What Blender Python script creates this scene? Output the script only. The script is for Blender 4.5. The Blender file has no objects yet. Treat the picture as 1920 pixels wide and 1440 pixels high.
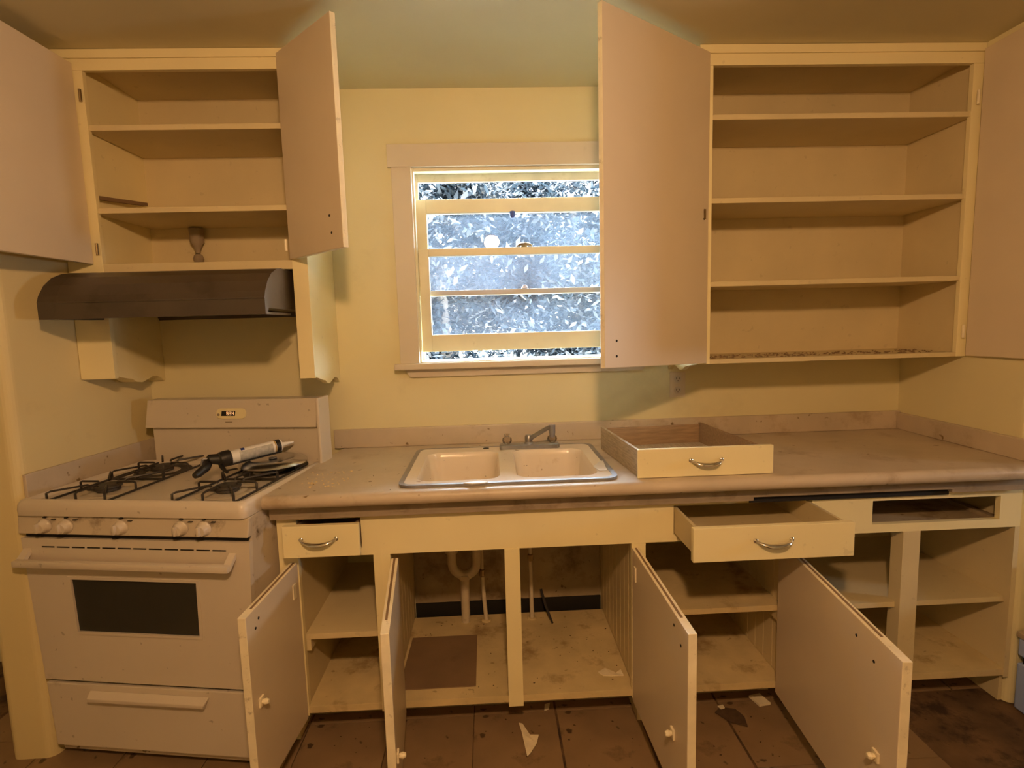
import bpy, bmesh, math, random
from mathutils import Vector, Matrix
from mathutils.geometry import tessellate_polygon
random.seed(7)
sc = bpy.context.scene
COL = sc.collection

# ------------------------------------------------------------------ camera
CAM = Vector((0.0, -2.3715, 1.4376))
FPX = 1015.73
RT = Vector((0.99872878, -0.04242105, -0.02722645))
UP = Vector((0.03175653, 0.11006188, 0.99341729))
FW = Vector((0.03914521, 0.99301905, -0.11126911))
cd = bpy.data.cameras.new('camera')
cd.sensor_width = 36.0
cd.lens = 36.0 * FPX / 1920.0
cd.clip_start = 0.02
cam = bpy.data.objects.new('camera', cd)
COL.objects.link(cam)
M = Matrix.Identity(4)
for i in range(3):
    M[i][0], M[i][1], M[i][2], M[i][3] = RT[i], UP[i], -FW[i], CAM[i]
cam.matrix_world = M
sc.camera = cam

# ------------------------------------------------------------------ colour management
vs = sc.view_settings
vs.view_transform = 'Standard'
vs.look = 'None'
vs.exposure = 0.0
vs.gamma = 1.0
vs.use_curve_mapping = False
try:
    sc.cycles.use_denoising = True
    sc.cycles.max_bounces = 9
    sc.cycles.diffuse_bounces = 6
    sc.cycles.transparent_max_bounces = 24
    sc.cycles.sample_clamp_indirect = 6.0
    sc.cycles.caustics_reflective = False
    sc.cycles.caustics_refractive = False
except Exception:
    pass

# ------------------------------------------------------------------ sky
SKY_STRENGTH = 58.0
wd = bpy.data.worlds.new('daylight_sky')
sc.world = wd
wd.use_nodes = True
nt = wd.node_tree
nt.nodes.clear()
wo = nt.nodes.new('ShaderNodeOutputWorld')
bg = nt.nodes.new('ShaderNodeBackground')
tc = nt.nodes.new('ShaderNodeTexCoord')
sep = nt.nodes.new('ShaderNodeSeparateXYZ')
rp = nt.nodes.new('ShaderNodeValToRGB')
rp.color_ramp.elements[0].position = 0.0
rp.color_ramp.elements[0].color = (0.84, 0.92, 0.98, 1)
rp.color_ramp.elements[1].position = 0.8
rp.color_ramp.elements[1].color = (0.72, 0.86, 1.0, 1)
nt.links.new(tc.outputs['Generated'], sep.inputs[0])
nt.links.new(sep.outputs['Z'], rp.inputs[0])
nt.links.new(rp.outputs[0], bg.inputs[0])
bg.inputs[1].default_value = SKY_STRENGTH
nt.links.new(bg.outputs[0], wo.inputs[0])

# ------------------------------------------------------------------ lamp values (lamp itself is built below)
LAMP_POS = (0.05, -2.46, 2.165)
LAMP_COLOR = (1.0, 0.565, 0.265)
LAMP_STRENGTH = 640.0

SUN_STRENGTH = 300.0
sl = bpy.data.lights.new('sun', 'SUN'); sl.energy = SUN_STRENGTH; sl.angle = math.radians(1.0); sl.color = (1.0, 0.95, 0.88)
so = bpy.data.objects.new('sun', sl); COL.objects.link(so)
so.rotation_euler = Vector((-0.08, 0.34, -0.94)).to_track_quat('-Z', 'Y').to_euler()

# window light helpers: portals only steer the sampling of the sky through the openings
def portal(name, loc, rot, sx, sy):
    l = bpy.data.lights.new(name, 'AREA')
    l.shape = 'RECTANGLE'; l.size = sx; l.size_y = sy
    l.cycles.is_portal = True
    o = bpy.data.objects.new(name, l); COL.objects.link(o)
    o.location = loc; o.rotation_euler = rot
portal('window_portal', (0.16, 0.14, 1.69), (math.radians(-90), 0, 0), 0.96, 0.86)
portal('side_window_portal', (3.62, -1.35, 1.3), (0, math.radians(90), 0), .3, .3)

# ------------------------------------------------------------------ materials
MATS = {}
def mat(name, base, rough=0.5, metal=0.0, var=0.06, vscale=4.0, grime=0.0, gcol=(0.12, 0.07, 0.03), gscale=14.0,
        gth=0.62, spots=0.0, sscale=40.0, bump=0.0, bscale=60.0, spec=0.5, stretch=None, coat=0.0):
    """procedural paint / metal / stone: base colour, soft variation, grime patches, small specks, fine relief"""
    m = bpy.data.materials.new(name); m.use_nodes = True
    n = m.node_tree; N = n.nodes; L = n.links
    b = N['Principled BSDF']
    b.inputs['Roughness'].default_value = rough
    b.inputs['Metallic'].default_value = metal
    b.inputs['Specular IOR Level'].default_value = spec
    b.inputs['Coat Weight'].default_value = coat
    t = N.new('ShaderNodeTexCoord'); src = t.outputs['Object']
    if stretch:
        mp = N.new('ShaderNodeMapping'); mp.inputs['Scale'].default_value = stretch
        L.new(src, mp.inputs[0]); src = mp.outputs[0]
    def noise(scale, detail=4, rgh=0.55, off=0.0):
        x = N.new('ShaderNodeTexNoise'); x.inputs['Scale'].default_value = scale
        x.inputs['Detail'].default_value = detail; x.inputs['Roughness'].default_value = rgh
        if off:
            mm = N.new('ShaderNodeMapping'); mm.inputs['Location'].default_value = (off, off, off)
            L.new(src, mm.inputs[0]); L.new(mm.outputs[0], x.inputs['Vector'])
        else:
            L.new(src, x.inputs['Vector'])
        return x.outputs['Fac']
    def ramp(f, a, bb):
        r = N.new('ShaderNodeMapRange'); r.inputs['From Min'].default_value = a; r.inputs['From Max'].default_value = bb
        r.inputs['To Min'].default_value = 0.0; r.inputs['To Max'].default_value = 1.0
        L.new(f, r.inputs['Value']); return r.outputs[0]
    def mixc(f, a, c2, amt=1.0):
        x = N.new('ShaderNodeMix'); x.data_type = 'RGBA'
        if amt != 1.0:
            mu = N.new('ShaderNodeMath'); mu.operation = 'MULTIPLY'; mu.inputs[1].default_value = amt
            L.new(f, mu.inputs[0]); f = mu.outputs[0]
        L.new(f, x.inputs['Factor'])
        if isinstance(a, tuple): x.inputs['A'].default_value = (*a, 1)
        else: L.new(a, x.inputs['A'])
        x.inputs['B'].default_value = (*c2, 1)
        return x.outputs['Result']
    lo = tuple(c * (1 - var) for c in base); hi = tuple(min(1, c * (1 + var)) for c in base)
    c = mixc(ramp(noise(vscale), 0.3, 0.7), lo, hi)
    if grime > 0:
        g1 = ramp(noise(gscale, 6, 0.65, 3.1), gth, gth + 0.13)
        c = mixc(g1, c, gcol, grime)
    if spots > 0:
        c = mixc(ramp(noise(sscale, 2, 0.5, 7.7), 0.70, 0.74), c, tuple(x * 0.7 for x in gcol), spots)
    L.new(c, b.inputs['Base Color'])
    if bump > 0:
        bp = N.new('ShaderNodeBump'); bp.inputs['Strength'].default_value = bump; bp.inputs['Distance'].default_value = 0.004
        L.new(noise(bscale, 3), bp.inputs['Height']); L.new(bp.outputs[0], b.inputs['Normal'])
    MATS[name] = m
    return m

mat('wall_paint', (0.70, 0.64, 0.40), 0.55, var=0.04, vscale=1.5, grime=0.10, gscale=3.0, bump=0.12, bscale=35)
mat('wall_paint_left_shade', (0.66, 0.565, 0.31), 0.6, var=0.04, vscale=1.5, grime=0.15, gscale=3.0, bump=0.12, bscale=35)  # same wall paint; warmer, dimmer light on this wall put into the colour
mat('ceiling_paint', (0.63, 0.59, 0.39), 0.7, var=0.05, vscale=1.2, bump=0.1, bscale=30)
mat('cabinet_paint', (0.80, 0.72, 0.44), 0.42, var=0.04, vscale=3, grime=0.18, gscale=6, gth=0.68, spots=0.12, sscale=30, bump=0.06, bscale=22)
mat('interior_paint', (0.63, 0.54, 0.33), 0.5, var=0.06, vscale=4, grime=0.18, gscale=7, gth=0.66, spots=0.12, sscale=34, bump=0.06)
mat('dirty_interior', (0.60, 0.49, 0.27), 0.6, var=0.16, vscale=6, grime=0.65, gcol=(0.22, 0.13, 0.05), gscale=7, gth=0.54, spots=0.5, sscale=26, bump=0.15)
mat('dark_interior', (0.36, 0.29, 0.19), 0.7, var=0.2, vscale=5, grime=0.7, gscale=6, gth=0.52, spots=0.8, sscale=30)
mat('door_paint', (0.66, 0.57, 0.44), 0.40, var=0.04, vscale=2.5, grime=0.10, gscale=5, gth=0.68, spots=0.0, sscale=32, bump=0.05, bscale=20)
mat('edge_paint', (0.80, 0.73, 0.55), 0.4, var=0.1, vscale=14, grime=0.6, gscale=30, gth=0.6)
mat('trim_paint', (0.62, 0.55, 0.44), 0.42, var=0.04, vscale=3, grime=0.2, gscale=12, gth=0.66)
mat('sash_paint', (0.74, 0.70, 0.52), 0.4, var=0.06, vscale=8, grime=0.3, gscale=20, gth=0.66)
mat('enamel', (0.60, 0.54, 0.46), 0.28, var=0.03, vscale=3, grime=0.3, gscale=9, gth=0.66, spots=0.4, sscale=36)
mat('enamel_dirty', (0.56, 0.49, 0.39), 0.32, var=0.06, vscale=6, grime=0.6, gscale=12, gth=0.56, spots=0.8, sscale=30)
mat('laminate', (0.52, 0.44, 0.34), 0.42, var=0.10, vscale=5, grime=0.5, gscale=6, gth=0.56, gcol=(0.27, 0.18, 0.09), spots=1.0, sscale=24, bump=0.05, bscale=40)
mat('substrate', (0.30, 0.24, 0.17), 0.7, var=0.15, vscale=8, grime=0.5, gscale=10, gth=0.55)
mat('porcelain', (0.76, 0.68, 0.58), 0.22, var=0.03, vscale=5, grime=0.35, gscale=14, gth=0.62, gcol=(0.35, 0.2, 0.1), spots=0.6, sscale=30)
mat('steel', (0.62, 0.62, 0.62), 0.25, metal=1.0, var=0.1, vscale=12)
mat('dull_steel', (0.34, 0.34, 0.36), 0.38, metal=0.9, var=0.15, vscale=18)
mat('chrome', (0.75, 0.72, 0.68), 0.16, metal=1.0, var=0.05, vscale=20)
mat('brass', (0.42, 0.33, 0.20), 0.32, metal=1.0, var=0.2, vscale=30)
mat('hood_metal', (0.075, 0.058, 0.042), 0.36, metal=0.1, var=0.15, vscale=5, grime=0.5, gscale=8, gth=0.55, gcol=(0.03, 0.02, 0.01))
mat('grate_iron', (0.025, 0.020, 0.016), 0.45, var=0.3, vscale=20)
mat('burner_iron', (0.045, 0.038, 0.03), 0.6, var=0.3, vscale=30)
mat('gap_black', (0.008, 0.006, 0.004), 0.8)
mat('black_plastic', (0.02, 0.018, 0.016), 0.35, var=0.2, vscale=20)
mat('oven_glass', (0.035, 0.035, 0.028), 0.08, var=0.1)
mat('tile_floor', (0.235, 0.155, 0.085), 0.50, var=0.16, vscale=5, grime=0.6, gscale=8, gth=0.60, gcol=(0.05, 0.025, 0.01), spots=0.8, sscale=22, bump=0.1, bscale=25)
mat('subfloor', (0.13, 0.075, 0.035), 0.85, var=0.4, vscale=6, grime=0.9, gscale=9, gth=0.50, gcol=(0.03, 0.015, 0.008), spots=0.6, bump=0.5, bscale=30)
mat('grout', (0.05, 0.03, 0.015), 0.9)
mat('raw_wood', (0.42, 0.34, 0.24), 0.6, var=0.25, vscale=7, stretch=(30, 2, 30), grime=0.3, gscale=5)
mat('brown_board', (0.21, 0.135, 0.075), 0.7, var=0.12, vscale=6, grime=0.5, gscale=9, gth=0.58)
mat('drawer_wood', (0.30, 0.20, 0.115), 0.6, var=0.2, vscale=6, stretch=(2, 20, 20))
mat('pvc', (0.62, 0.55, 0.42), 0.45, var=0.08, vscale=15, grime=0.4, gscale=20, gth=0.6)
mat('white_label', (0.78, 0.76, 0.72), 0.4, var=0.03)
mat('grey_label', (0.42, 0.41, 0.38), 0.5, var=0.25, vscale=60)
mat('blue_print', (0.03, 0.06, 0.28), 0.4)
mat('gold_print', (0.45, 0.30, 0.08), 0.4)
mat('paper', (0.74, 0.66, 0.48), 0.8, var=0.1, vscale=30)
mat('white_plastic', (0.74, 0.74, 0.74), 0.4, var=0.03)
mat('bark', (0.035, 0.03, 0.027), 0.9, var=0.3, vscale=10)
mat('leaf_pale', (0.009, 0.014, 0.020), 0.4, var=0.3, vscale=3)
mat('leaf_dark', (0.005, 0.008, 0.014), 0.45, var=0.3, vscale=3)
mat('outside_ground', (0.48, 0.46, 0.40), 0.9, var=0.2, vscale=1)
mat('crumb', (0.65, 0.48, 0.22), 0.8, var=0.2, vscale=50)
mat('dirt_crumb', (0.07, 0.04, 0.02), 0.9, var=0.2, vscale=50)

def leafify(m):
    n = m.node_tree; b = n.nodes['Principled BSDF']
    tr = n.nodes.new('ShaderNodeBsdfTranslucent'); mx = n.nodes.new('ShaderNodeMixShader'); mx.inputs[0].default_value = 0.4
    tr.inputs[0].default_value = (0.004, 0.007, 0.010, 1)
    out = [x for x in n.nodes if x.type == 'OUTPUT_MATERIAL'][0]
    n.links.new(b.outputs[0], mx.inputs[1]); n.links.new(tr.outputs[0], mx.inputs[2]); n.links.new(mx.outputs[0], out.inputs[0])
leafify(MATS['leaf_pale']); leafify(MATS['leaf_dark'])

def clear_mat(name, dust_haze=0.10, haze_col=(0.75, 0.8, 0.85), rough=0.0, tint=(1, 1, 1)):
    m = bpy.data.materials.new(name); m.use_nodes = True
    n = m.node_tree; N = n.nodes; L = n.links; N.clear()
    out = N.new('ShaderNodeOutputMaterial')
    tr = N.new('ShaderNodeBsdfTransparent'); tr.inputs[0].default_value = (*tint, 1)
    gl = N.new('ShaderNodeBsdfGlossy'); gl.inputs['Roughness'].default_value = rough; gl.inputs[0].default_value = (1, 1, 1, 1)
    fr = N.new('ShaderNodeFresnel'); fr.inputs[0].default_value = 1.5
    mx = N.new('ShaderNodeMixShader'); L.new(fr.outputs[0], mx.inputs[0]); L.new(tr.outputs[0], mx.inputs[1]); L.new(gl.outputs[0], mx.inputs[2])
    tl = N.new('ShaderNodeBsdfTranslucent'); tl.inputs[0].default_value = (*haze_col, 1)
    ns = N.new('ShaderNodeTexNoise'); ns.inputs['Scale'].default_value = 5; ns.inputs['Detail'].default_value = 6
    tcn = N.new('ShaderNodeTexCoord'); L.new(tcn.outputs['Object'], ns.inputs['Vector'])
    mr = N.new('ShaderNodeMapRange'); mr.inputs['From Min'].default_value = 0.3; mr.inputs['From Max'].default_value = 0.75
    mr.inputs['To Min'].default_value = dust_haze * 0.5; mr.inputs['To Max'].default_value = dust_haze * 1.7
    L.new(ns.outputs['Fac'], mr.inputs['Value'])
    m2 = N.new('ShaderNodeMixShader'); L.new(mr.outputs[0], m2.inputs[0]); L.new(mx.outputs[0], m2.inputs[1]); L.new(tl.outputs[0], m2.inputs[2])
    L.new(m2.outputs[0], out.inputs[0])
    MATS[name] = m
clear_mat('window_glass', 0.016, (0.55, 0.74, 1.0))  # pane dust tinted blue, which also puts a bluish haze over the view
clear_mat('acrylic', 0.12, (0.7, 0.65, 0.6), 0.05, (0.9, 0.86, 0.82))

def emit(name, col, s):
    m = bpy.data.materials.new(name); m.use_nodes = True
    b = m.node_tree.nodes['Principled BSDF']
    b.inputs['Base Color'].default_value = (*col, 1)
    b.inputs['Emission Color'].default_value = (*col, 1); b.inputs['Emission Strength'].default_value = s
    MATS[name] = m
emit('lamp_glow', LAMP_COLOR, LAMP_STRENGTH)
emit('clock_glow', (1.0, 0.62, 0.28), 0.8)

# ------------------------------------------------------------------ mesh helpers
PM = {}   # world matrices of parents
def tag(o, label=None, cat=None, group=None, kind=None):
    if label: o['label'] = label
    if cat: o['category'] = cat
    if group: o['group'] = group
    if kind: o['kind'] = kind
    return o
def thing(name, label, cat, loc=(0, 0, 0), rotz=0.0, group=None):
    o = bpy.data.objects.new(name, None); COL.objects.link(o)
    o.empty_display_size = 0.05
    o.location = loc; o.rotation_euler = (0, 0, rotz)
    PM[o] = Matrix.Translation(loc) @ Matrix.Rotation(rotz, 4, 'Z')
    return tag(o, label, cat, group)
def wm(o):
    return PM.get(o, Matrix.Identity(4))
def obj(name, bm, m, parent=None, label=None, smooth=False, origin=None, kind=None):
    """link one bmesh (built in world coordinates) as ONE mesh object; m is a name or a list of names"""
    bm.normal_update()
    if parent is not None:
        T = wm(parent)
        if origin is not None: T = T @ Matrix.Translation(T.inverted() @ Vector(origin))
        loc = wm(parent).inverted() @ T
    else:
        T = Matrix.Translation(origin if origin is not None else (0, 0, 0)); loc = T
    bm.transform(T.inverted())
    me = bpy.data.meshes.new(name); bm.to_mesh(me); bm.free()
    for x in (m if isinstance(m, list) else [m]): me.materials.append(MATS[x])
    if smooth:
        for p in me.polygons: p.use_smooth = True
        try: me.set_sharp_from_angle(angle=math.radians(38))
        except Exception: pass
    o = bpy.data.objects.new(name, me); COL.objects.link(o)
    if parent is not None: o.parent = parent
    o.matrix_local = loc
    PM[o] = T
    if label: o['label'] = label
    if kind: o['kind'] = kind
    return o
def struct(name, bm, m, label=None):
    return tag(obj(name, bm, m), label, None, None, 'structure')
def B(): return bmesh.new()
def hexa(bm, lo4, hi4, mi=0, bev=0.0):
    """solid between two quads given in the same order"""
    vs_ = [bm.verts.new(p) for p in list(lo4) + list(hi4)]
    fs = [(3, 2, 1, 0), (4, 5, 6, 7), (0, 1, 5, 4), (1, 2, 6, 5), (2, 3, 7, 6), (3, 0, 4, 7)]
    out = [bm.faces.new([vs_[i] for i in f]) for f in fs]
    for f in out: f.material_index = mi
    if bev > 0:
        es = list({e for f in out for e in f.edges})
        r = bmesh.ops.bevel(bm, geom=es, offset=bev, segments=2, affect='EDGES', profile=0.6, clamp_overlap=True)
        for f in r['faces']: f.material_index = mi
    bmesh.ops.recalc_face_normals(bm, faces=bm.faces[:])
    return vs_
def box(bm, x0, x1, y0, y1, z0, z1, bev=0.0, mi=0):
    return hexa(bm, [(x0, y0, z0), (x1, y0, z0), (x1, y1, z0), (x0, y1, z0)], [(x0, y0, z1), (x1, y0, z1), (x1, y1, z1), (x0, y1, z1)], mi, bev)
def slab(bm, a, b, z0, z1, th, nrm, bev=0.0, mi=0, z0b=None, z1b=None):
    """upright board from a=(x,y) to b=(x,y), thickness th along nrm=(x,y)"""
    z0b = z0 if z0b is None else z0b; z1b = z1 if z1b is None else z1b
    n = Vector((nrm[0], nrm[1], 0)).normalized() * th
    lo = [(a[0], a[1], z0), (b[0], b[1], z0b), (b[0] + n.x, b[1] + n.y, z0b), (a[0] + n.x, a[1] + n.y, z0)]
    hi = [(a[0], a[1], z1), (b[0], b[1], z1b), (b[0] + n.x, b[1] + n.y, z1b), (a[0] + n.x, a[1] + n.y, z1)]
    hexa(bm, lo, hi, mi, bev)
def prism(bm, loops, ext, mi=0):
    """polygon with holes (3-D loops, planar) extruded by the vector ext"""
    ext = Vector(ext)
    flat = [Vector(p) for l in loops for p in l]
    tris = tessellate_polygon([[Vector(p) for p in l] for l in loops])
    a = [bm.verts.new(p) for p in flat]; b = [bm.verts.new(p + ext) for p in flat]
    fs = []
    for t in tris:
        try:
            fs.append(bm.faces.new([a[i] for i in t])); fs.append(bm.faces.new([b[i] for i in reversed(t)]))
        except ValueError: pass
    k = 0
    for l in loops:
        n = len(l)
        for i in range(n):
            j = (i + 1) % n
            fs.append(bm.faces.new([a[k + i], a[k + j], b[k + j], b[k + i]]))
        k += n
    for f in fs: f.material_index = mi
    bmesh.ops.recalc_face_normals(bm, faces=fs)
    bmesh.ops.dissolve_limit(bm, angle_limit=0.01, verts=bm.verts[:], edges=bm.edges[:]) if len(loops) == 1 else None
def tube(bm, pts, r, n=10, cap=True, mi=0, sq=1.0):
    """round bar along pts, r a number or one radius per point; sq squashes it vertically"""
    pts = [Vector(p) for p in pts]; R = r if isinstance(r, (list, tuple)) else [r] * len(pts)
    rings = []; prev = None
    for i, p in enumerate(pts):
        d = (pts[min(i + 1, len(pts) - 1)] - pts[max(i - 1, 0)]).normalized()
        if prev is None:
            u = Vector((0, 0, 1)) if abs(d.z) < 0.9 else Vector((1, 0, 0))
        else: u = prev
        s = d.cross(u).normalized(); u = s.cross(d).normalized(); prev = u
        rings.append([bm.verts.new(p + s * math.cos(2 * math.pi * k / n) * R[i] + u * math.sin(2 * math.pi * k / n) * R[i] * sq) for k in range(n)])
    fs = []
    for a, b in zip(rings, rings[1:]):
        for k in range(n): fs.append(bm.faces.new([a[k], a[(k + 1) % n], b[(k + 1) % n], b[k]]))
    if cap:
        fs.append(bm.faces.new(rings[0][::-1])); fs.append(bm.faces.new(rings[-1]))
    for f in fs: f.material_index = mi
def lathe(bm, c, prof, n=24, mi=0, axis=None):
    """revolve (radius, height) pairs about the z axis through c, or about `axis`"""
    c = Vector(c); rot = Matrix.Identity(3)
    if axis is not None: rot = Vector((0, 0, 1)).rotation_difference(Vector(axis)).to_matrix()
    rings = []
    for r, z in prof:
        if r < 1e-5: rings.append([bm.verts.new(c + rot @ Vector((0, 0, z)))])
        else: rings.append([bm.verts.new(c + rot @ Vector((r * math.cos(2 * math.pi * k / n), r * math.sin(2 * math.pi * k / n), z))) for k in range(n)])
    fs = []
    for a, b in zip(rings, rings[1:]):
        for k in range(n):
            j = (k + 1) % n
            if len(a) == 1 and len(b) == 1: continue
            if len(a) == 1: fs.append(bm.faces.new([a[0], b[j], b[k]]))
            elif len(b) == 1: fs.append(bm.faces.new([a[k], a[j], b[0]]))
            else: fs.append(bm.faces.new([a[k], a[j], b[j], b[k]]))
    for f in fs: f.material_index = mi
    bmesh.ops.recalc_face_normals(bm, faces=fs)
def rrect(x0, x1, y0, y1, r, z, n=5):
    out = []
    for cx, cy, a0 in ((x1 - r, y0 + r, -90), (x1 - r, y1 - r, 0), (x0 + r, y1 - r, 90), (x0 + r, y0 + r, 180)):
        for k in range(n + 1):
            a = math.radians(a0 + 90 * k / n); out.append(Vector((cx + r * math.cos(a), cy + r * math.sin(a), z)))
    return out
def loft(bm, rings, cap0=False, cap1=True, mi=0):
    R = [[bm.verts.new(p) for p in r] for r in rings]; fs = []
    for a, b in zip(R, R[1:]):
        n = len(a)
        for k in range(n): fs.append(bm.faces.new([a[k], a[(k + 1) % n], b[(k + 1) % n], b[k]]))
    if cap0: fs.append(bm.faces.new(R[0][::-1]))
    if cap1: fs.append(bm.faces.new(R[-1]))
    for f in fs: f.material_index = mi
    bmesh.ops.recalc_face_normals(bm, faces=fs)

# ------------------------------------------------------------------ main dimensions (metres)
XL, XR, H = -1.455, 1.855, 2.412
YU, YB, YC = -0.334, -0.60, -0.69
ZC = 0.914

# ------------------------------------------------------------------ room shell
b = B(); prism(b, [[(XL - 2, 0, 0 - .02), (XR + 2, 0, -.02), (XR + 2, 0, H + .02), (XL - 2, 0, H + .02)],
                   [(-.325, 0, 1.262), (.648, 0, 1.262), (.648, 0, 2.112), (-.325, 0, 2.112)]], (0, .14, 0))
struct('wall_back', b, 'wall_paint')
def bullnose_wall(x0, x1, yend, zt, splay=0.0):
    """wall running forward from the back wall, its free end rounded"""
    r = 0.03; pts = [(x0, -0.0), (x1, -0.0)]
    for k in range(7):
        a = math.radians(0 - 90 * k / 6); pts.append((x1 - r + r * math.cos(a), yend + r + r * math.sin(a)))
    for k in range(7):
        a = math.radians(-90 - 90 * k / 6); pts.append((x0 + r + r * math.cos(a), yend + r + r * math.sin(a)))
    bm = B(); prism(bm, [[(p[0] - splay * p[1] / yend, p[1], 0) for p in pts]], (0, 0, zt)); return bm
struct('wall_left', bullnose_wall(XL - .15, XL, -.600, H, .078), 'wall_paint_left_shade')
struct('wall_right', bullnose_wall(XR, XR + .12, -.602, H), 'wall_paint')
b = B(); box(b, -3.3, 3.7, -4.2, .14, H, H + .1); struct('ceiling', b, 'ceiling_paint')
b = B(); box(b, -3.3, -3.2, -4.2, 0, -.02, H)
struct('wall_far_left', b, 'wall_paint')
b = B(); prism(b, [[(3.6, -4.2, -.02), (3.6, 0, -.02), (3.6, 0, H), (3.6, -4.2, H)], [(3.6, -1.5, 1.15), (3.6, -1.2, 1.15), (3.6, -1.2, 1.45), (3.6, -1.5, 1.45)]], (.1, 0, 0))
struct('wall_far_right', b, 'wall_paint')
b = B(); box(b, -3.3, 3.7, -4.3, -4.2, -.02, H); struct('wall_behind', b, 'wall_paint')
b = B(); box(b, -3.3, 3.7, -4.2, .14, -.06, -.006)
floor = struct('floor', b, 'subfloor')
# vinyl tiles, 305 mm, laid square to the cabinets; the ones past x = 1.4 have come up near the room
tb = {}
for i in range(-6, 7):
    for j in range(-5, 2):
        x0 = -.1 + .3 * i + (.005 * i if i > 0 else 0); y0 = -.815 + .305 * j
        if y0 + .305 > -.16 or x0 < -1.95 and y0 > -.8: continue
        if x0 > 1.2 and y0 < -.52: continue
        dz = random.uniform(-.0012, .0012); g = .0016
        b = B(); box(b, x0 + g, x0 + .3 - g, y0 + g, y0 + .305 - g, -.006, 0 + dz, .0012)
        obj('tile', b, 'tile_floor', floor, origin=(x0 + .15, y0 + .15, 0))
b = B(); box(b, -.752, -.727, -1.0, -.46, 0.001, .012, .002)
struct('trim_1', b, 'raw_wood', 'narrow tan floor strip running out beside the stove')

# ------------------------------------------------------------------ window
win = tag(thing('window_1', 'double-hung window with lowered upper sash above the sink', None, (0.16, 0, 1.28)), None, None, None, 'structure')
x0, x1, z0, z1 = -.308, .632, 1.280, 2.097
def wpart(name, m, boxes, label=None, bev=.0015, smooth=False):
    bm = B()
    for q in boxes: box(bm, *q, bev)
    return obj(name, bm, m, win, label, smooth)
wpart('jamb', 'sash_paint', [(x0 - .016, x0, -.001, .139, z0 - .01, z1 + .014)])
wpart('jamb', 'sash_paint', [(x1, x1 + .016, -.001, .139, z0 - .01, z1 + .014)])
wpart('head_jamb', 'sash_paint', [(x0, x1, -.001, .139, z1, z1 + .014)])
wpart('stop', 'sash_paint', [(x0, x0 + .012, 0.0, .028, z0, z1), (x1 - .012, x1, 0.0, .028, z0, z1), (x0 + .012, x1 - .012, 0.0, .028, z1 - .016, z1)])
wpart('blind_stop', 'substrate', [(x0, x0 + .016, .108, .125, z0, z1), (x1 - .016, x1, .108, .125, z0, z1), (x0 + .016, x1 - .016, .108, .125, z1 - .034, z1)])
wpart('casing', 'trim_paint', [(-.386, x0 + .004, -.020, -.0005, 1.277, z1 - .002)])
wpart('casing', 'trim_paint', [(x1 - .004, .710, -.020, -.0005, 1.277, z1 - .002)])
wpart('head_casing', 'trim_paint', [(-.400, .724, -.023, -.0005, z1 - .002, 2.186)])
wpart('stool', 'trim_paint', [(-.408, .732, -.060, -.0005, 1.252, 1.277)], bev=.004)
wpart('sill', 'sash_paint', [(x0, x1, 0.0, .17, 1.262, 1.280)])
bm = B(); prism(bm, [[(-.372, -.0005, 1.2515), (.696, -.0005, 1.2515), (.696, -.018, 1.2515), (-.372, -.018, 1.2515)]], (0, 0, -.004))
prism(bm, [[(-.368, -.018, 1.2475), (.692, -.018, 1.2475), (.670, -.018, 1.217), (-.346, -.018, 1.217)]], (0, .0175, 0))
obj('apron', bm, 'trim_paint', win)
def sash(y, zb, zt, rb, rt, st, pane_name):
    xa, xb = x0 + .013, x1 - .013
    if y > .06: xa, xb = x0 + .003, x1 - .003
    w = .032
    bm = B()
    s = obj('sash', _boxes(bm, [(xa, xa + st, y, y + w, zb, zt), (xb - st, xb, y, y + w, zb, zt), (xa + st, xb - st, y, y + w, zb, zb + rb), (xa + st, xb - st, y, y + w, zt - rt, zt)]), 'sash_paint', win)
    bm = B(); box(bm, xa + st - .004, xb - st + .004, y + .014, y + .018, zb + rb - .004, zt - rt + .004)
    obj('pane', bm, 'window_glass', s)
    return s
def _boxes(bm, L):
    for q in L: box(bm, *q, .0025)
    return bm
lower = sash(.032, 1.322, 1.767, .074, .032, .044, 'pane')
upper = sash(.070, 1.566, 1.982, .024, .060, .048, 'pane')
bm = B(); lathe(bm, (.165, .050, 1.768), [(0, .010), (.008, .010), (.014, .006), (.016, 0)], 14)
tube(bm, [(.132, .046, 1.772), (.15, .044, 1.780), (.172, .044, 1.782), (.190, .046, 1.778), (.200, .050, 1.772)], [.004, .006, .007, .006, .004], 8)
obj('sash_lock', bm, 'brass', lower, smooth=True)
bm = B(); box(bm, .152, .178, .072, .10, 1.591, 1.600, .002); box(bm, .158, .172, .078, .094, 1.600, 1.608, .002)
obj('lock_keeper', bm, 'dull_steel', upper)
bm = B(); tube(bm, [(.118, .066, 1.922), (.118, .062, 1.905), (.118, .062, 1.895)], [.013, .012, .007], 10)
obj('shaded_lock_part', bm, 'blue_print', upper, 'small lock part in bluish shadow colour under the upper sash rail', smooth=True)  # lock part; its bluish shadow is put into the colour

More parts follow.
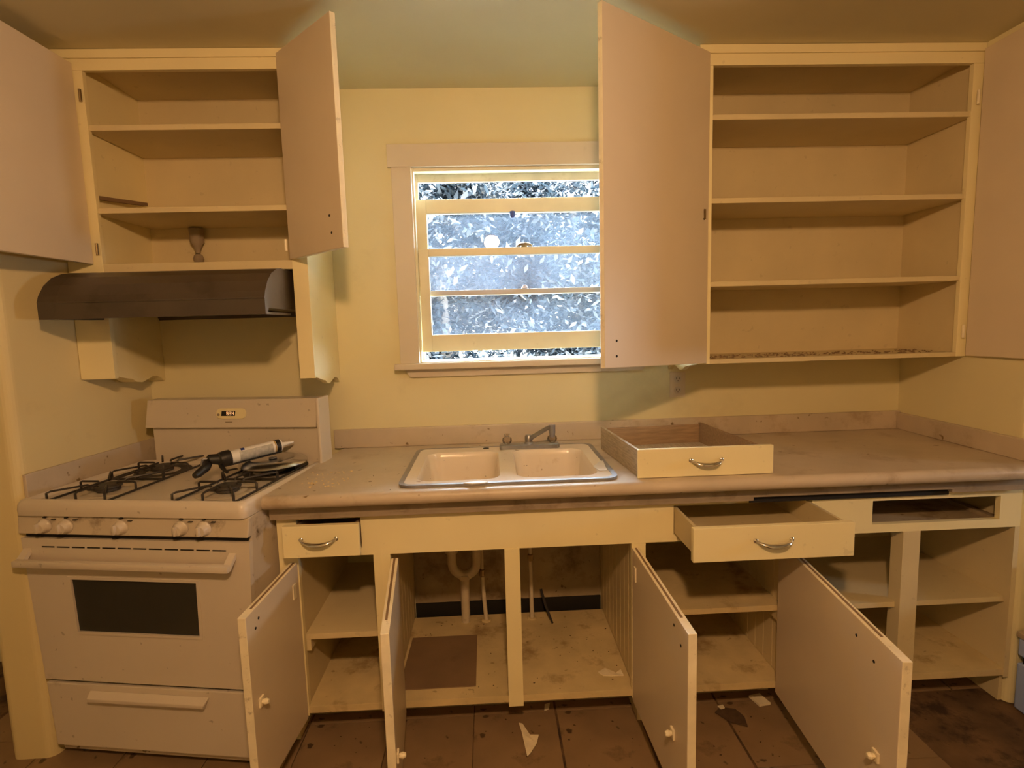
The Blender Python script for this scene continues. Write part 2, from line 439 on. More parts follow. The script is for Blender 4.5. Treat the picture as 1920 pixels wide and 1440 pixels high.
# ------------------------------------------------------------------ outdoors: trees and ground behind the window
b = B(); box(b, -9, 9, .3, 22, -.9, -.8); struct('outside_ground', b, 'outside_ground')
def tree(c, rad, hgt, n, m, label, seed, twigs=7):
    rnd = random.Random(seed)
    t = thing('tree', label, 'tree', c, 0, 'trees outside the window')
    bm = B(); cx, cy, cz = c
    tube(bm, [(cx, cy, cz), (cx + .05, cy, cz + hgt * .35), (cx - .04, cy + .05, cz + hgt * .8)], [.10, .08, .03], 9)
    ends = []
    for k in range(twigs * 3):
        z = cz + hgt * rnd.uniform(.2, .8); a = rnd.uniform(0, 2 * math.pi); l = rad * rnd.uniform(.5, 1.0)
        e = Vector((cx + l * math.cos(a), cy + l * math.sin(a) * .8, z + rnd.uniform(.1, .7)))
        mid = Vector((cx, cy, z)).lerp(e, .5) + Vector((0, 0, -.04))
        tube(bm, [(cx, cy, z), mid, e], [.022, .014, .004], 5); ends.append(e); ends.append(mid)
    obj('trunk', bm, 'bark', t)
    bm = B()
    for k in range(n):
        o = rnd.choice(ends); p = Vector(o) + Vector((rnd.gauss(0, .2), rnd.gauss(0, .2), rnd.gauss(0, .2)))
        d = Vector((rnd.uniform(-1, 1), rnd.uniform(-1, 1), rnd.uniform(-.6, .9))).normalized() * rnd.uniform(.06, .15)
        s = d.cross(Vector((rnd.uniform(-1, 1), rnd.uniform(-1, 1), 1))).normalized() * d.length * .20
        q = [bm.verts.new(x) for x in (p, p + d * .45 + s, p + d, p + d * .45 - s)]
        bm.faces.new(q)
    obj('foliage', bm, m, t, kind='stuff')
tree((-.55, 4.2, -.8), .95, 4.6, 26000, 'leaf_pale', 'pale narrow-leaved tree outside, at the left of the window', 1)
tree((.35, 5.6, -.8), 1.15, 4.6, 28000, 'leaf_dark', 'dark bushy tree outside, behind the middle of the window', 2)
tree((1.15, 4.6, -.8), 1.0, 4.6, 26000, 'leaf_pale', 'pale narrow-leaved tree outside, at the right of the window', 3)
tree((-.6, 8.0, -.8), 1.6, 6.8, 40000, 'leaf_dark', 'tall dark tree far outside, filling the gap at the left', 4)
tree((1.7, 8.4, -.8), 1.6, 6.8, 40000, 'leaf_dark', 'tall dark tree far outside, filling the gap at the right', 5)

# ------------------------------------------------------------------ ceiling lamp (behind the top of the frame, seen only mirrored in the window)
lt = thing('ceiling_light', 'glowing globe ceiling lamp mirrored in the window glass', 'lamp', (LAMP_POS[0], LAMP_POS[1], H))
b = B(); lathe(b, (LAMP_POS[0], LAMP_POS[1], 0), [(0, H - .001), (.07, H - .001), (.07, H - .02), (.012, H - .03), (.012, LAMP_POS[2] + .10), (.10, LAMP_POS[2] + .085), (.115, LAMP_POS[2] + .05), (.10, LAMP_POS[2] + .062), (0, LAMP_POS[2] + .066)], 28)
obj('fitter_shield', b, 'brass', lt, smooth=True)  # unseen wide skirt, shaped to keep lamp light off the ceiling
b = B(); lathe(b, LAMP_POS, [(0, .06), (.03, .058), (.052, .045), (.066, .018), (.068, 0), (.062, -.022), (.045, -.042), (.02, -.053), (0, -.056)], 24)
obj('globe', b, 'lamp_glow', lt, 'glowing bowl-shaped glass globe', smooth=True)

# ------------------------------------------------------------------ upper cabinets
def holes_dots(bm, pts, n, r=.0028):
    for p in pts: lathe(bm, p, [(0, .0012), (r, .0010), (r, 0)], 8, axis=n)
def upper_cabinet(label, xa, xb, xl_face, xr_face, ztop_open, shelves, zbot, bthick, side_l, side_r, loc):
    c = thing('upper_cabinet', label, 'cabinet', loc)
    def P(name, m, q, bev=0.0012, lab=None):
        bm = B(); box(bm, *q, bev); return obj(name, bm, m, c, lab)
    P('top_rail', 'cabinet_paint', (xa - (.043 if xa < 0 else 0), xb, YU, YU + .019, ztop_open, H - .001), 0)
    P('crown_strip', 'cabinet_paint', (xa - (.043 if xa < 0 else 0), xb, YU - .008, YU - .0002, H - .03, H - .001), .002)
    P('top_panel', 'interior_paint', (xa + .02, xb - .02, YU + .02, -.002, ztop_open + .03, ztop_open + .045), 0)
    for z in shelves:
        bm = B(); box(bm, xl_face - .012, xr_face + .012, YU + .006, -.004, z - .019, z, .002); obj('shelf', bm, 'interior_paint', c)
    P('bottom_panel', 'interior_paint', (xl_face - .012, xr_face + .012, YU + .001, -.004, zbot, zbot + bthick), .0015)
    P('back_panel', 'interior_paint', (xa + .019, xb - .019, -.0035, -.0005, zbot, ztop_open + .03), 0)
    return c, P
def end_panel(xa, xb, zt, zf, zr, name, c, m='cabinet_paint'):
    """end board with a scalloped lower edge"""
    prof = [(YU + .0195, zt), (-.0015, zt), (-.0015, zr), (-.012, zr - .004), (-.03, zr + .010), (-.055, zr + .020), (-.085, zr + .022), (-.12, zr + .012), (-.155, zr + .004), (-.19, zr + .010),
            (-.21, zr + .022), (-.235, zr + .026), (YU + .0195, zf)]
    bm = B(); prism(bm, [[(xa, y, z) for y, z in prof]], (xb - xa, 0, 0)); return obj(name, bm, m, c)
# left one, over the range hood
cl, P = upper_cabinet('open upper cabinet with three shelves above the dark range hood', XL + .002, -.652, -1.375, -.715, 2.345, [2.166, 1.884], 1.656, .032, 0, 0, (-1.05, 0, 1.66))
P('stile', 'cabinet_paint', (XL - .041, -1.375, YU, YU + .019, 1.275, 2.3445), .001)
P('stile', 'cabinet_paint', (-.707, -.652, YU, YU + .019, 1.255, 2.3445), .001)
end_panel(-.672, -.6525, H - .003, 1.255, 1.212, 'side_panel', cl)
end_panel(XL + .002, -1.392, H - .003, 1.285, 1.240, 'side_panel', cl)
# right one
cr, P = upper_cabinet('wide open upper cabinet with four long empty shelves right of the window', .788, XR - .002, .842, 1.815, 2.343, [2.176, 1.879, 1.573], 1.262, .017, 0, 0, (1.32, 0, 1.27))
P('stile', 'cabinet_paint', (.788, .840, YU, YU + .019, 1.262, 2.3425), .001)
P('stile', 'cabinet_paint', (1.815, XR - .002, YU, YU + .019, 1.262, 2.3425), .001)
end_panel(.7885, .808, H - .003, 1.262, 1.222, 'side_panel', cr)
bm = B(); box(bm, XR - .022, XR - .0025, YU + .020, -.0015, 1.262, H - .003); obj('side_panel', bm, 'interior_paint', cr)

def leaf_door(parent, hinge, free, z0h, z1h, z0f, z1f, th, side, m='door_paint', edge='edge_paint', holes=(), bev=.0022, label=None, hdist=None):
    """door board; side = +1/-1 puts the thickness on that side of the line hinge->free"""
    h = Vector((hinge[0], hinge[1], 0)); f = Vector((free[0], free[1], 0)); d = (f - h).normalized()
    n = Vector((-d.y, d.x, 0)) * side
    bm = B(); slab(bm, hinge, free, z0h, z1h, th, (n.x, n.y), bev, 0, z0f, z1f)
    bm.normal_update()
    for fc in bm.faces:
        if abs(fc.normal.dot(n)) < .8: fc.material_index = 1
    o = obj('door', bm, [m, edge], parent, label)
    if holes:
        w = (f - h).length
        for (u, z, face) in holes:
            bm = B()
            p = h + d * w * u; p.z = z
            nn = -n if face < 0 else n
            if face > 0: p = p + n * th
            holes_dots(bm, [p], nn, .0042)
            obj('screw_hole', bm, 'gap_black', o)
    return o, h, d, n
# doors of the left cabinet
leaf_door(cl, (-.712, -.340), (-.452, -.598), 1.690, 2.393, 1.692, 2.392, .019, 1, holes=[(.80, 1.80, -1), (.82, 1.745, -1)])
leaf_door(cl, (-1.402, -.340), (-1.412, -.770), 1.688, 2.366, 1.688, 2.366, .019, -1, m='door_paint', holes=[(.90, 1.76, -1)])
# doors of the right cabinet
o, h, d, n = leaf_door(cr, (.826, -.340), (.366, -.658), 1.266, 2.386, 1.286, 2.386, .019, -1, holes=[(.90, 1.372, -1), (.90, 1.322, -1), (.05, 1.80, -1)])
bm = B(); p = h + d * .012; slab(bm, (p.x - .004, p.y - .004), (p.x + d.x * .014 - .004, p.y + d.y * .014 - .004), 1.80, 1.835, .003, (-.3, -1), .0005)
obj('hinge_plate', bm, 'brass', o)
leaf_door(cr, (1.838, -.350), (1.828, -.890), 1.266, 2.386, 1.272, 2.386, .015, 1)
for (px, pz) in ((1.838, 1.36), (1.838, 2.22)):
    bm = B(); tube(bm, [(px - .008, YU - .010, pz - .025), (px - .008, YU - .010, pz + .025)], .005, 8); obj('hinge', bm, 'edge_paint', cr, smooth=True)
bm = B(); tube(bm, [(-.722, YU - .008, 1.72), (-.722, YU - .008, 1.76)], .005, 8); obj('hinge', bm, 'edge_paint', cl, smooth=True)
for pz in (1.74, 2.26):
    bm = B(); tube(bm, [(-1.384, YU - .008, pz - .02), (-1.384, YU - .008, pz + .02)], .005, 8); obj('hinge', bm, 'brass', cl, smooth=True)

# things in the left upper cabinet
b = B(); hexa(b, [(-1.389, -.315, 1.916), (-1.374, -.315, 1.916), (-1.352, -.07, 1.944), (-1.367, -.07, 1.944)], [(-1.389, -.315, 1.930), (-1.374, -.315, 1.930), (-1.352, -.07, 1.958), (-1.367, -.07, 1.958)], 0, .002)
tag(obj('wooden_stick', b, 'brown_board'), 'thin dark wooden stick lying in the left corner of a cabinet shelf', 'stick')
v = thing('vent_stub', 'small duct stub with a round plug, coloured shadow grey, at the back of the lowest cabinet shelf', 'pipe', (-1.19, -.03, 1.689))
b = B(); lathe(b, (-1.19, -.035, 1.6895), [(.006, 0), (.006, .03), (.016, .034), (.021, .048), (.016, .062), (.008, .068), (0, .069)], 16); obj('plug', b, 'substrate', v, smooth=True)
b = B(); lathe(b, (-1.19, -.035, 1.759), [(.009, 0), (.010, .012), (.016, .030), (.026, .046), (.028, .10), (0, .1)], 16); obj('duct', b, 'substrate', v, smooth=True)  # plug and duct coloured dark to look shadowy

# ------------------------------------------------------------------ range hood
hd = thing('range_hood', 'dark brown metal range hood with a curved front over the stove', 'range hood', (-1.08, -.2, 1.49))
hp = [(-.006, 1.652), (-.40, 1.652), (-.44, 1.645), (-.485, 1.628), (-.522, 1.600), (-.548, 1.565), (-.556, 1.545), (-.556, 1.490), (-.540, 1.490), (-.530, 1.510), (-.02, 1.510), (-.006, 1.490)]
hx0, hx1 = -1.390, -.726
b = B(); prism(b, [[(hx0, y, z) for y, z in hp]], (hx1 - hx0, 0, 0)); 
fp = [(YU - .002, 1.650)] + hp[1:8] + [(YU - .002, 1.490)]
prism(b, [[(hx0 - .054, y, z) for y, z in fp]], (.0537, 0, 0))
obj('canopy', b, 'hood_metal', hd)
b = B(); box(b, hx1 - .006, hx1 + .0012, -.553, -.336, 1.489, 1.497); box(b, hx0, hx1, -.5585, -.5562, 1.541, 1.546); obj('lip', b, 'hood_metal', hd)
b = B(); box(b, -1.28, -.84, -.42, -.12, 1.500, 1.509, .002); obj('filter', b, 'grate_iron', hd)

# ------------------------------------------------------------------ base cabinets
def unit(label, name, xa, xb):
    return thing(name, label, 'cabinet', ((xa + xb) / 2, -.3, 0))
def PB(c, name, m, q, bev=0.0, lab=None):
    bm = B(); box(bm, *q, bev); return obj(name, bm, m, c, lab)
ZR, ZT, ZB = .675, .819, .110
FY = YB + .020
def rail(c, xa, xb, hole=None):
    loops = [[(xa, YB, ZR), (xb, YB, ZR), (xb, YB, ZT), (xa, YB, ZT)]]
    if hole: loops.append([(hole[0], YB, hole[2]), (hole[1], YB, hole[2]), (hole[1], YB, hole[3]), (hole[0], YB, hole[3])])
    bm = B(); prism(bm, loops, (0, .02, 0)); obj('rail', bm, 'cabinet_paint', c)
def handle(parent, c, w=.112, ang=0.0, n=None):
    """bowed chrome pull"""
    bm = B(); pts = []; rr = []
    for k in range(13):
        t = k / 12 * 2 - 1
        lx = t * w / 2; out = .020 * (1 - t ** 4) + .002; dz = -.012 * (1 - t * t) + .004
        pts.append(Vector((c[0] + lx * math.cos(ang) + out * math.sin(ang), c[1] + lx * math.sin(ang) - out * math.cos(ang), c[2] + dz)))
        rr.append(.0035 + .0062 * (1 - t * t))
    tube(bm, pts, rr, 10, sq=.75)
    for s in (-1, 1):
        bx, by = c[0] + s * w / 2 * math.cos(ang), c[1] + s * w / 2 * math.sin(ang)
        lathe(bm, (bx, by, c[2] + .004), [(.0075, 0), (.007, .003), (.003, .006), (0, .006)], 12, axis=(math.sin(ang), -math.cos(ang), 0))
    return obj('handle', bm, 'chrome', parent, 'bowed metal pull', smooth=True)
def catch(parent, h, d, n, u, z, th, face=1, bits=True):
    p = h + d * u + (n * th if face > 0 else Vector()); s = n if face > 0 else -n
    bm = B()
    a = p + d * -.012; q = p + d * .012
    slab(bm, (a.x, a.y), (q.x, q.y), z - .014, z + .014, .006, (s.x, s.y), .001)
    lathe(bm, (p.x + s.x * .006, p.y + s.y * .006, z), [(.006, 0), (.009, .010), (.006, .018), (0, .019)], 10, axis=s)
    obj('catch', bm, 'edge_paint', parent, 'pale catch', smooth=False)

# --- unit A: left of the sink
ua = unit('narrow base cabinet with open door and small drawer between stove and sink', 'base_cabinet', -.727, -.388)
rail(ua, -.727, -.388, (-.662, -.450, .700, .806))
PB(ua, 'stile', 'cabinet_paint', (-.727, -.664, YB, FY, ZB - .006, ZR - .0003))
PB(ua, 'stile', 'cabinet_paint', (-.414, -.388, YB, FY, ZB - .006, ZR - .0003))
PB(ua, 'side_panel', 'cabinet_paint', (-.727, -.709, FY + .0005, -.003, .0, .866))
PB(ua, 'side_panel', 'interior_paint', (-.406, -.3885, FY + .0005, -.003, .0, .866))
PB(ua, 'inner_lining', 'interior_paint', (-.7085, -.6685, FY + .0005, -.004, ZB, .69))
PB(ua, 'bottom_panel', 'dirty_interior', (-.668, -.4065, YB + .002, -.006, ZB, .135), .001)
PB(ua, 'shelf', 'interior_paint', (-.668, -.4065, YB + .028, -.006, .366, .386), .001)
PB(ua, 'shelf_cleat', 'interior_paint', (-.668, -.652, YB + .028, -.08, .325, .3655), .001)
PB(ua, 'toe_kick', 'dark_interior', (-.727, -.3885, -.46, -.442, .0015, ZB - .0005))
dr = PB(ua, 'drawer', 'cabinet_paint', (-.688, -.443, -.660, -.640, .700, .806), .002)
bm = B()
box(bm, -.656, -.648, -.6395, -.25, .708, .795); box(bm, -.464, -.456, -.6395, -.25, .708, .795); box(bm, -.6475, -.4645, -.258, -.25, .708, .795); box(bm, -.6475, -.4645, -.6395, -.2585, .712, .718)
obj('drawer_box', bm, 'drawer_wood', dr)
handle(dr, (-.572, -.660, .757))
# --- unit S: sink
us = unit('sink base cabinet with two open doors showing drain pipes inside', 'sink_cabinet', -.388, .490)
rail(us, -.388, .490)
PB(us, 'stile', 'cabinet_paint', (-.388, -.358, YB, FY, ZB - .006, ZR - .0003))
PB(us, 'stile', 'cabinet_paint', (.028, .080, YB - .004, FY, .098, ZR - .0003), .001)
PB(us, 'stile', 'cabinet_paint', (.466, .490, YB, FY, ZB - .006, ZR - .0003))
for k in range(9):   # beaded boards lining both sides
    ya = FY + .001 + k * .063
    PB(us, 'side_board', 'interior_paint', (-.388, -.374, ya, ya + .0615, .10, .866), .002)
    PB(us, 'side_board', 'interior_paint', (.476, .4895, ya, ya + .0615, .10, .866), .002)
PB(us, 'bottom_panel', 'dirty_interior', (-.373, .475, YB + .002, -.052, ZB, .135), .001)
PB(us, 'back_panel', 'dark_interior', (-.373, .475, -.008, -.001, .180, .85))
PB(us, 'gap_shade_strip', 'gap_black', (-.373, .475, -.012, -.001, .02, .1795), 0, 'black strip for the shade in the gap')  # black strip paints the dark gap behind the cabinet floor
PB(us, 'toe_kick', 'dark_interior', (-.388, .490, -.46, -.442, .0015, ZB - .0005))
# --- unit D
ud = unit('base cabinet with wide pulled-out drawer and large open door right of the sink', 'base_cabinet', .490, 1.035)
rail(ud, .490, 1.1105, (.612, 1.098, .700, .803))
PB(ud, 'stile', 'cabinet_paint', (.490, .515, YB, FY, ZB - .006, ZR - .0003))
PB(ud, 'stile', 'cabinet_paint', (.998, 1.035, YB, FY, ZB - .006, ZR - .0003))
PB(ud, 'side_panel', 'interior_paint', (.490, .506, FY + .0005, -.003, .0, .866))
for k in range(9):
    ya = FY + .001 + k * .063
    PB(ud, 'side_board', 'interior_paint', (1.014, 1.0345, ya, ya + .0615, ZB + .026, .69), .002)
PB(ud, 'bottom_panel', 'dirty_interior', (.5065, 1.0335, YB + .002, -.006, ZB, .135), .001)
PB(ud, 'shelf', 'dirty_interior', (.5065, 1.0135, YB + .022, -.006, .392, .412), .001)
PB(ud, 'shelf_cleat', 'interior_paint', (.997, 1.0135, YB + .022, -.05, .352, .3915), .001)
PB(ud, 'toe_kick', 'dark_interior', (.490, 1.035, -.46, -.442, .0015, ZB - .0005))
dr = PB(ud, 'drawer', 'cabinet_paint', (.598, 1.100, -.818, -.798, .698, .805), .002)
bm = B()
box(bm, .615, .625, -.7975, -.36, .706, .796); box(bm, 1.082, 1.092, -.7975, -.36, .706, .796); box(bm, .6255, 1.0815, -.37, -.36, .706, .796); box(bm, .6255, 1.0815, -.7975, -.3705, .710, .717)
obj('drawer_box', bm, 'interior_paint', dr)
handle(dr, (.846, -.818, .756), .112)
# --- unit E/F
ue = unit('doorless base cabinet with empty drawer slot in the right corner', 'base_cabinet', 1.035, XR)
rail(ue, 1.1108, XR - .001, (1.314, 1.776, .705, .790))
PB(ue, 'stile', 'interior_paint', (1.428, 1.446, YB - .002, YB + .055, ZB - .006, ZR - .0003), .001)
PB(ue, 'stile', 'interior_paint', (1.4465, 1.492, YB, FY, ZB - .006, ZR - .0003), .001)
PB(ue, 'stile', 'interior_paint', (1.836, XR - .001, YB, FY, ZB - .006, ZR - .0003))
PB(ue, 'side_panel', 'interior_paint', (XR - .014, XR - .001, FY + .0005, -.003, .0, .866))
PB(ue, 'bottom_panel', 'dirty_interior', (1.0355, 1.8405, YB + .002, -.006, ZB, .135), .001)
PB(ue, 'shelf', 'interior_paint', (1.0355, 1.8405, YB + .022, -.006, .384, .403), .001)
PB(ue, 'back_panel', 'interior_paint', (1.0355, 1.8405, -.008, -.001, .14, .69))
PB(ue, 'drawer_runner', 'dark_interior', (1.30, 1.315, FY + .001, -.01, .69, .704)); PB(ue, 'drawer_runner', 'dark_interior', (1.777, 1.79, FY + .001, -.01, .69, .704))
PB(ue, 'dust_panel', 'dark_interior', (1.0355, 1.8405, FY + .001, -.006, .676, .6895))
PB(ue, 'toe_kick', 'dark_interior', (1.035, XR - .001, -.42, -.402, .0, ZB - .0005))

# lower doors (all swung out towards the room)
def low_door(c, hinge, free, zf, side, u=.92, zc=.40, holes=()):
    o, h, d, n = leaf_door(c, hinge, free, .100, .662, .100, zf, .024, side, holes=holes)
    w = (Vector((free[0], free[1], 0)) - h).length; m = .85
    a = h + n * .008 + d * .004; e = h + n * .008 + d * (w * m)
    za = .6622 - .004 / w * (.662 - zf); ze = .6622 - m * (.662 - zf)
    bm = B(); slab(bm, (a.x, a.y), (e.x, e.y), za - .003, za + .0006, .007, (n.x, n.y), 0, 0, ze - .003, ze + .0006)
    obj('ply_edge', bm, 'brown_board', o)
    return o, h, d, n
w = .02
o, h, d, n = low_door(ua, (-.666, -.606), (-.695, -.931), .650, -1, holes=[(.86, .595, -1), (.80, .615, -1)])
catch(o, h, d, n, .285, .375, .019, -1)
bm = B(); a = h + d * .03; slab(bm, (a.x + .001, a.y), (a.x + d.x * .02 + .001, a.y + d.y * .02), .555, .605, .004, (1, 0), .001); obj('hinge', bm, 'edge_paint', o)
o, h, d, n = low_door(us, (-.354, -.606), (-.312, -1.016), .635, 1, holes=[])
catch(o, h, d, n, .385, .26, .024, 1)
o, h, d, n = low_door(us, (.466, -.606), (.484, -1.086), .635, 1, holes=[(.80, .605, -1), (.90, .575, -1)])
catch(o, h, d, n, .385, .285, .024, -1)
bm = B(); a = h + d * .03; slab(bm, (a.x, a.y), (a.x + d.x * .018, a.y + d.y * .018), .56, .61, .004, (-n.x, -n.y), .001); obj('hinge', bm, 'edge_paint', o)
o, h, d, n = low_door(ud, (1.006, -.606), (.960, -1.232), .630, -1, holes=[(.72, .590, 1), (.84, .565, 1)])
catch(o, h, d, n, .555, .330, .024, 1)

# ------------------------------------------------------------------ countertop
ct = thing('countertop', 'worn beige laminate countertop with low splash, sink set in the middle', 'countertop', (.55, -.34, .868))
cx0, cx1 = -.700, XR - .002
sx0_, sx1_, sy0_, sy1_ = -.306, .406, -.636, -.122
def fx(y): return -.742 + (.742 - .700) * max(0, min(1, (y + .66) / .6))     # left end runs slightly askew beside the stove
outer = [(-.732, YC + .022, .870), (cx1, YC + .022, .870), (cx1, -.002, .870), (-.650, -.002, .870)]
hole = [(sx0_, sy0_, .870), (sx1_, sy0_, .870), (sx1_, sy1_, .870), (sx0_, sy1_, .870)]
b = B(); prism(b, [outer, hole], (0, 0, .044))
# rolled front edge
pr = [(YC + .022, .914)] + [(YC + .022 - .022 * math.sin(math.radians(a)), .892 + .022 * math.cos(math.radians(a))) for a in range(15, 181, 15)] + [(YC + .022, .870)]
prism(b, [[(-.732, y, z) for y, z in pr]], (cx1 + .732, 0, 0))
obj('top', b, 'laminate', ct, smooth=True)
b = B(); box(b, -.690, cx1, -.020, -.0015, .9145, .996, .003); obj('splash', b, 'laminate', ct, 'low back splash strip')
b = B(); box(b, cx1 - .018, cx1, -.66, -.0205, .9145, .990, .003); obj('splash', b, 'laminate', ct, 'low side splash strip')
b = B(); box(b, -.735, cx1, -.632, -.612, .832, .8695, .0); obj('apron', b, 'substrate', ct)
b = B(); box(b, .870, 1.575, -.6115, -.6085, .806, .8355); obj('slot_shadow_gap', b, 'gap_black', ct)  # black bar set into the slot as painted shade
b = B(); box(b, -.735, .875, -.630, -.612, .8195, .8318); obj('apron', b, 'substrate', ct)
b = B(); box(b, 1.570, cx1, -.630, -.612, .8195, .8318); obj('apron', b, 'substrate', ct)
b = B(); hexa(b, [(XL - .0745, -.590, .86), (XL - .064, -.590, .86), (XL + .012, -.004, .86), (XL + .0005, -.004, .86)], [(XL - .0745, -.590, .992), (XL - .064, -.590, .992), (XL + .012, -.004, .992), (XL + .0005, -.004, .992)], 0, .002)
tag(obj('backsplash', b, 'laminate', origin=(XL, -.35, .86)), 'brownish laminate splash strip along the wall left of the stove', 'backsplash')

# ------------------------------------------------------------------ sink
sk = thing('kitchen_sink', 'stained white double-bowl sink with dark metal rim', 'sink', (.05, -.38, .914))
ox0, ox1, oy0, oy1 = -.300, .400, -.632, -.128
bl = (-.262, .022, -.602, -.205); br = (.078, .358, -.602, -.205)
def flat_r(q, r, z, n=5): return [tuple(p) for p in rrect(*q, r, z, n)]
b = B()
outer = flat_r((ox0, ox1, oy0, oy1), .03, .913)
prism(b, [outer, flat_r(bl, .05, .913), flat_r(br, .05, .913)], (0, 0, .009))
obj('deck', b, 'porcelain', sk, smooth=True)
for q in (bl, br):
    b = B(); x0_, x1_, y0_, y1_ = q
    rings = []
    for ins, z, r in ((0.0, .922, .05), (.004, .916, .05), (.008, .90, .052), (.014, .86, .055), (.020, .80, .06), (.028, .765, .06), (.045, .748, .055), (.075, .742, .04)):
        rings.append(rrect(x0_ + ins, x1_ - ins, y0_ + ins, y1_ - ins, r, z))
    loft(b, rings)
    o = obj('bowl', b, 'porcelain', sk, smooth=True)
    b = B(); lathe(b, ((x0_ + x1_) / 2, (y0_ + y1_) / 2, .7425), [(.042, 0), (.042, .003), (.034, .003), (.030, .0005), (0, .0005)], 20); obj('drain', b, 'dull_steel', o, smooth=True)
b = B()
loops_o = flat_r((ox0 - .016, ox1 + .016, oy0 - .016, oy1 + .014), .045, .9147); loops_i = flat_r((ox0 + .001, ox1 - .001, oy0 + .001, oy1 - .001), .03, .9147)
prism(b, [loops_o, loops_i], (0, 0, .0082))
obj('rim', b, 'dull_steel', sk, 'dark grey metal rim')
b = B(); lathe(b, (-.028, -.150, .9222), [(.013, 0), (.013, .0008), (.0, .001)], 14); obj('hole_cover', b, 'gap_black', sk)

# ------------------------------------------------------------------ faucet
fa = thing('faucet', 'low chrome kitchen faucet with clear knobs behind the sink', 'faucet', (.15, -.165, .922))
b = B()
loft(b, [rrect(.028, .277, -.190, -.142, .014, .9225), rrect(.028, .277, -.190, -.142, .014, .9365), rrect(.032, .273, -.186, -.146, .012, .9405)], cap0=True)
obj('deck_plate', b, 'dull_steel', fa, smooth=True)
b = B(); lathe(b, (.150, -.165, .940), [(.022, 0), (.020, .004), (.016, .008), (.016, .030), (.012, .036), (0, .038)], 18)
tube(b, [(.150, -.168, .958), (.168, -.180, .972), (.222, -.206, 1.008), (.240, -.215, 1.014)], [.011, .009, .009, .011], 12)
tube(b, [(.242, -.216, 1.024), (.243, -.217, 1.0), (.243, -.217, .975)], [.014, .013, .011], 12)
obj('spout', b, 'dull_steel', fa, smooth=True)
for x in (.060, .248):
    b = B(); lathe(b, (x, -.165, .9405), [(.010, 0), (.018, .006), (.021, .016), (.019, .026), (.011, .031), (.010, .036), (.014, .042), (0, .045)], 10); obj('knob', b, 'acrylic', fa, 'clear acrylic knob', smooth=True)

# ------------------------------------------------------------------ loose drawer on the counter
ld = thing('drawer', 'removed wooden drawer with cream front resting on the counter', 'drawer', (.69, -.42, ZC + .001), math.radians(0))
def q4(z): return [(.476, -.641, z), (.934, -.641, z), (.934, -.624, z), (.478, -.624, z)]
b = B(); hexa(b, q4(.9155), q4(1.012), 0, .002); fr = obj('front', b, 'cabinet_paint', ld)
handle(fr, (.706, -.641, .966), .104)
ang = math.radians(0)
def side(xa, ya, xb, yb, z0_, z1_, nx, ny, nm, m):
    bm = B(); slab(bm, (xa, ya), (xb, yb), z0_, z1_, .011, (nx, ny), .001); return obj(nm, bm, m, ld)
side(.482, -.6235, .446, -.195, .9155, 1.006, 1, 0, 'side', 'raw_wood')
side(.905, -.6235, .872, -.175, .9155, 1.006, -1, 0, 'side', 'drawer_wood')
side(.4575, -.196, .8600, -.176, .9155, 1.000, 0, -1, 'back', 'drawer_wood')
b = B(); hexa(b, [(.494, -.6235, .919), (.893, -.6235, .919), (.860, -.188, .919), (.459, -.208, .919)], [(.494, -.6235, .925), (.893, -.6235, .925), (.860, -.188, .925), (.459, -.208, .925)]); obj('bottom', b, 'raw_wood', ld)

# ------------------------------------------------------------------ plumbing and bits under the sink
dp = thing('drain_pipe', 'white plastic drain trap hanging down under the sink', 'pipe', (-.14, -.13, .135))
b = B(); tube(b, [(-.142, -.10, .1355), (-.140, -.12, .30), (-.137, -.14, .365)], .019, 14); obj('standpipe', b, 'pvc', dp, smooth=True)
b = B()
pts = [(-.190 + .053 - .053 * math.cos(t) , -.145, .425 - .055 * math.sin(t)) for t in [math.pi * k / 10 for k in range(11)]]
pts = [(-.190, -.145, .52)] + pts + [(-.084, -.145, .56)]
tube(b, pts, .019, 14); obj('trap', b, 'pvc', dp, smooth=True)
for q, hh in (((-.137, -.143, .352), .026), ((-.084, -.145, .52), .026), ((-.190, -.145, .470), .034)):
    b = B(); lathe(b, q, [(.020, 0), (.027, .004), (.027, hh - .004), (.020, hh)], 16); obj('slip_nut', b, 'pvc', dp, smooth=True)
b = B(); tube(b, [(-.190, -.145, .50), (-.195, -.15, .54), (-.215, -.17, .585), (-.23, -.19, .70)], .017, 12); tube(b, [(-.084, -.145, .54), (-.082, -.16, .62), (-.09, -.30, .70), (-.12, -.40, .742)], .017, 12)
obj('tailpiece', b, 'pvc', dp, smooth=True)
for lab, pa in (('thin white supply pipe rising just right of the drain trap', [(-.052, -.10, .1355), (-.060, -.10, .25), (-.064, -.10, .36), (-.062, -.11, .80)]), ('thin white supply pipe rising right of the middle stile', [(.150, -.10, .1355), (.150, -.10, .30), (.149, -.10, .42), (.148, -.12, .80)])):
    sp = thing('supply_pipe', lab, 'pipe', pa[0])
    b = B(); tube(b, pa, [.010, .009, .008, .006], 10); obj('pipe', b, 'pvc', sp, smooth=True)
    b = B(); lathe(b, (pa[0][0], pa[0][1], .1352), [(.022, 0), (.020, .004), (.010, .006)], 14); obj('escutcheon', b, 'dirty_interior', sp, smooth=True)
    b = B(); lathe(b, (pa[2][0], pa[2][1], pa[2][2] - .02), [(.0085, 0), (.013, .004), (.013, .03), (.0085, .034)], 8); obj('valve', b, 'brass', sp, smooth=True)
b = B(); tube(b, [(.195, -.065, .25), (.212, -.10, .19), (.235, -.160, .141)], [.006, .006, .004], 8)
tag(obj('rusty_rod', b, 'bark'), 'short dark rusty rod leaning out of the hole under the sink', 'rod')
